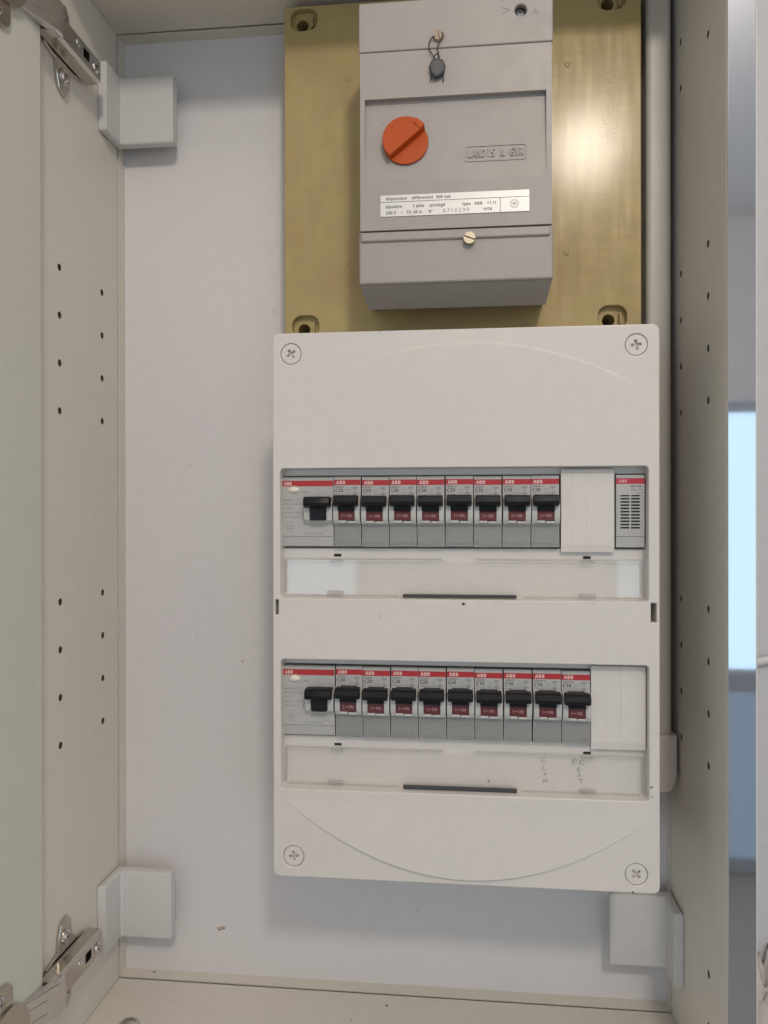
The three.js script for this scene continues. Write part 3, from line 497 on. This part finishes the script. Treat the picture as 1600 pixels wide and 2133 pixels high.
function rcd(row, kind, x, w) {
  const t = thing('residual_current_switch', row ? 'wide grey switch with white test button beginning the lower row' : 'wide grey switch with white test button beginning the upper row', 'switch', [x, ROW[row], DZ], 'wide residual current switches');
  lpart('body', [sweepX([[-0.0060, 0.0002], [-0.0060, HD], [-0.0008, HD], [0, HD - 0.0008], [0, 0.0066], [-0.0003, 0.0064], [0, 0.0062], [0, 0.0006], [-0.0006, 0.0002]], -w / 2, w / 2, 0.0002)], M.device, t);
  lpart('printed_label', [new THREE.PlaneGeometry(w - 0.0006, HD - 0.0009 - 0.0068).translate(0, (HD - 0.0009 + 0.0068) / 2, 0.0002)], printed({ map: rcdPrint(kind), roughness: 0.45 }), t);
  lpart('test_button', [new THREE.SphereGeometry(0.0040, 28, 14).scale(0.90, 0.52, 0.42).translate(-w / 2 + 0.0079, 0.0361, 0.0003)], M.button, t);
  lpart('button_bezel', [new THREE.TorusGeometry(0.0041, 0.0004, 8, 32).scale(0.93, 0.56, 1).translate(-w / 2 + 0.0079, 0.0361, 0.0003)], M.deviceLight, t);
  const c = w / 2 - 0.0092;
  const cheek = [[-0.0012, 0.0300], [0.0022, 0.0300], [0.0050, 0.0272], [0.0056, 0.0215], [0.0046, 0.0170], [0.0006, 0.0140], [-0.0012, 0.0140]];
  for (const k of [-1, 1]) { const a = k < 0 ? c - 0.0090 : c + 0.0052; lpart('lever_guard', [toCreasedNormals(noIdx(sweepX(cheek, a, a + 0.0038, 0.0004)), 0.5)], M.deviceLight, t); }
  lpart('lever_sill', [sweepX([[-0.0012, 0.0142], [0.0012, 0.0144], [0.0044, 0.0162], [0.0040, 0.0174], [-0.0012, 0.0174]], c - 0.0053, c + 0.0053)], M.deviceLight, t);
  lpart('lever', [toCreasedNormals(noIdx(sweepX(leverPts.map(([z, y]) => [z, y - 0.0006]), c - 0.0083, c + 0.0083, 0.0005)), 0.6), (() => { const g = ext(poly([[-0.0046, 0.0168], [0.0049, 0.0168], [0.0049, 0.0258], [-0.0052, 0.0258]]), 0.0005, 0.0068, 0.0003, 1); return g.translate(c, 0, 0); })()], M.black, t);
  if (row) lpart('crest_mark', [new THREE.TorusGeometry(0.0012, 0.00012, 6, 20).translate(c - 0.001, 0.0352, 0.0003)], M.device, t);
}
rcd(0, 'A', -0.1005, 0.0334); rcd(1, 'AC', -0.1000, 0.0335);

// ------------------------------------------------------------------ buzzer and blank plates
{
  const x0 = 0.0902, x1 = 0.1072, cx = (x0 + x1) / 2, t = thing('door_buzzer', 'grey buzzer module with two columns of black slots', 'buzzer', [cx, -0.0226, DZ]);
  const w = x1 - x0, h = 0.0434, f = rrect(-w / 2, w / 2, 0.0066, h, 0.0003);
  for (let r = 0; r < 11; r++) for (const k of [-1, 1]) f.holes.push(rrect(k < 0 ? -0.0058 : 0.0004, k < 0 ? -0.0006 : 0.0056, 0.0310 - r * 0.00196, 0.0320 - r * 0.00196, 0.0001, new THREE.Path()));
  lpart('front_plate', [ext(f, -0.0030, 0, 0.0001, 1)], M.device, t);
  lpart('lower_plate', [B(-w / 2, w / 2, 0, 0.0064, -0.0030, -0.0002, 0.0002, 1)], M.device, t);
  lpart('casing', [B(-w / 2 + 0.0002, w / 2 - 0.0002, 0.0003, h - 0.0003, -0.0100, -0.0070)], M.device, t);
  const pr = canvas(340, 240, (x, W, H) => { x.fillStyle = '#b3b2b0'; x.fillRect(0, 0, W, H); x.fillStyle = '#b52a42'; x.fillRect(0, 26, W, 72); x.fillStyle = '#dcb3b6'; x.font = 'bold 52px sans-serif'; x.fillText('ABB', 30, 80, 100);
    x.fillStyle = '#404145'; x.font = 'bold 34px sans-serif'; x.fillText('SM1-230', 166, 140, 138); x.font = '32px sans-serif'; x.fillText('230V~', 172, 184, 84); x.fillText('Type D', 232, 224, 96); x.lineWidth = 4; x.strokeStyle = '#404145'; x.beginPath(); x.arc(290, 176, 16, Math.PI, 0); x.lineTo(274, 176); x.stroke(); });
  lpart('printed_label', [new THREE.PlaneGeometry(w - 0.0002, 0.0115).translate(0, h - 0.0001 - 0.00575, 0.0002)], printed({ map: pr, roughness: 0.45 }), t);
  lpart('top_strip', [B(-w / 2, w / 2, h, h + 0.0006, -0.001, -0.0001)], M.deviceLight, t);
}
function blank(label, x0, x1, y0, y1, cuts) {
  const t = thing('blanking_plate', label, 'blanking plate', [(x0 + x1) / 2, y0, FZ], 'white blanking plates in the distribution board');
  const xs = [x0, ...cuts, x1];
  for (let i = 0; i + 1 < xs.length; i++) part('plate_section', [sweepX([[0.1058, y0], [0.1058, y1], [0.1100, y1], [0.1104, y1 - 0.0005], [0.1104, y0 + 0.0048], [0.1098, y0 + 0.0003], [0.1092, y0]], xs[i] + 0.00001, xs[i + 1] - 0.00001, 0.00007)], M.board, t);
  part('plate_back', [B(x0 + 0.001, x1 - 0.001, y0 + 0.001, y1 - 0.001, 0.1050, 0.1090)], M.board, t);
}
blank('white blanking plate with two score lines beside the buzzer', 0.0572, 0.0890, -0.0258, 0.0252, [0.0638, 0.0725]);
blank('white blanking plate with two score lines ending the lower row', 0.0750, 0.1075, -0.1460, -0.0948, [0.0840, 0.0930]);

scene.traverse(o => { if (o.isMesh) { o.castShadow = o.receiveShadow = true; } });
renderer.render(scene, camera);
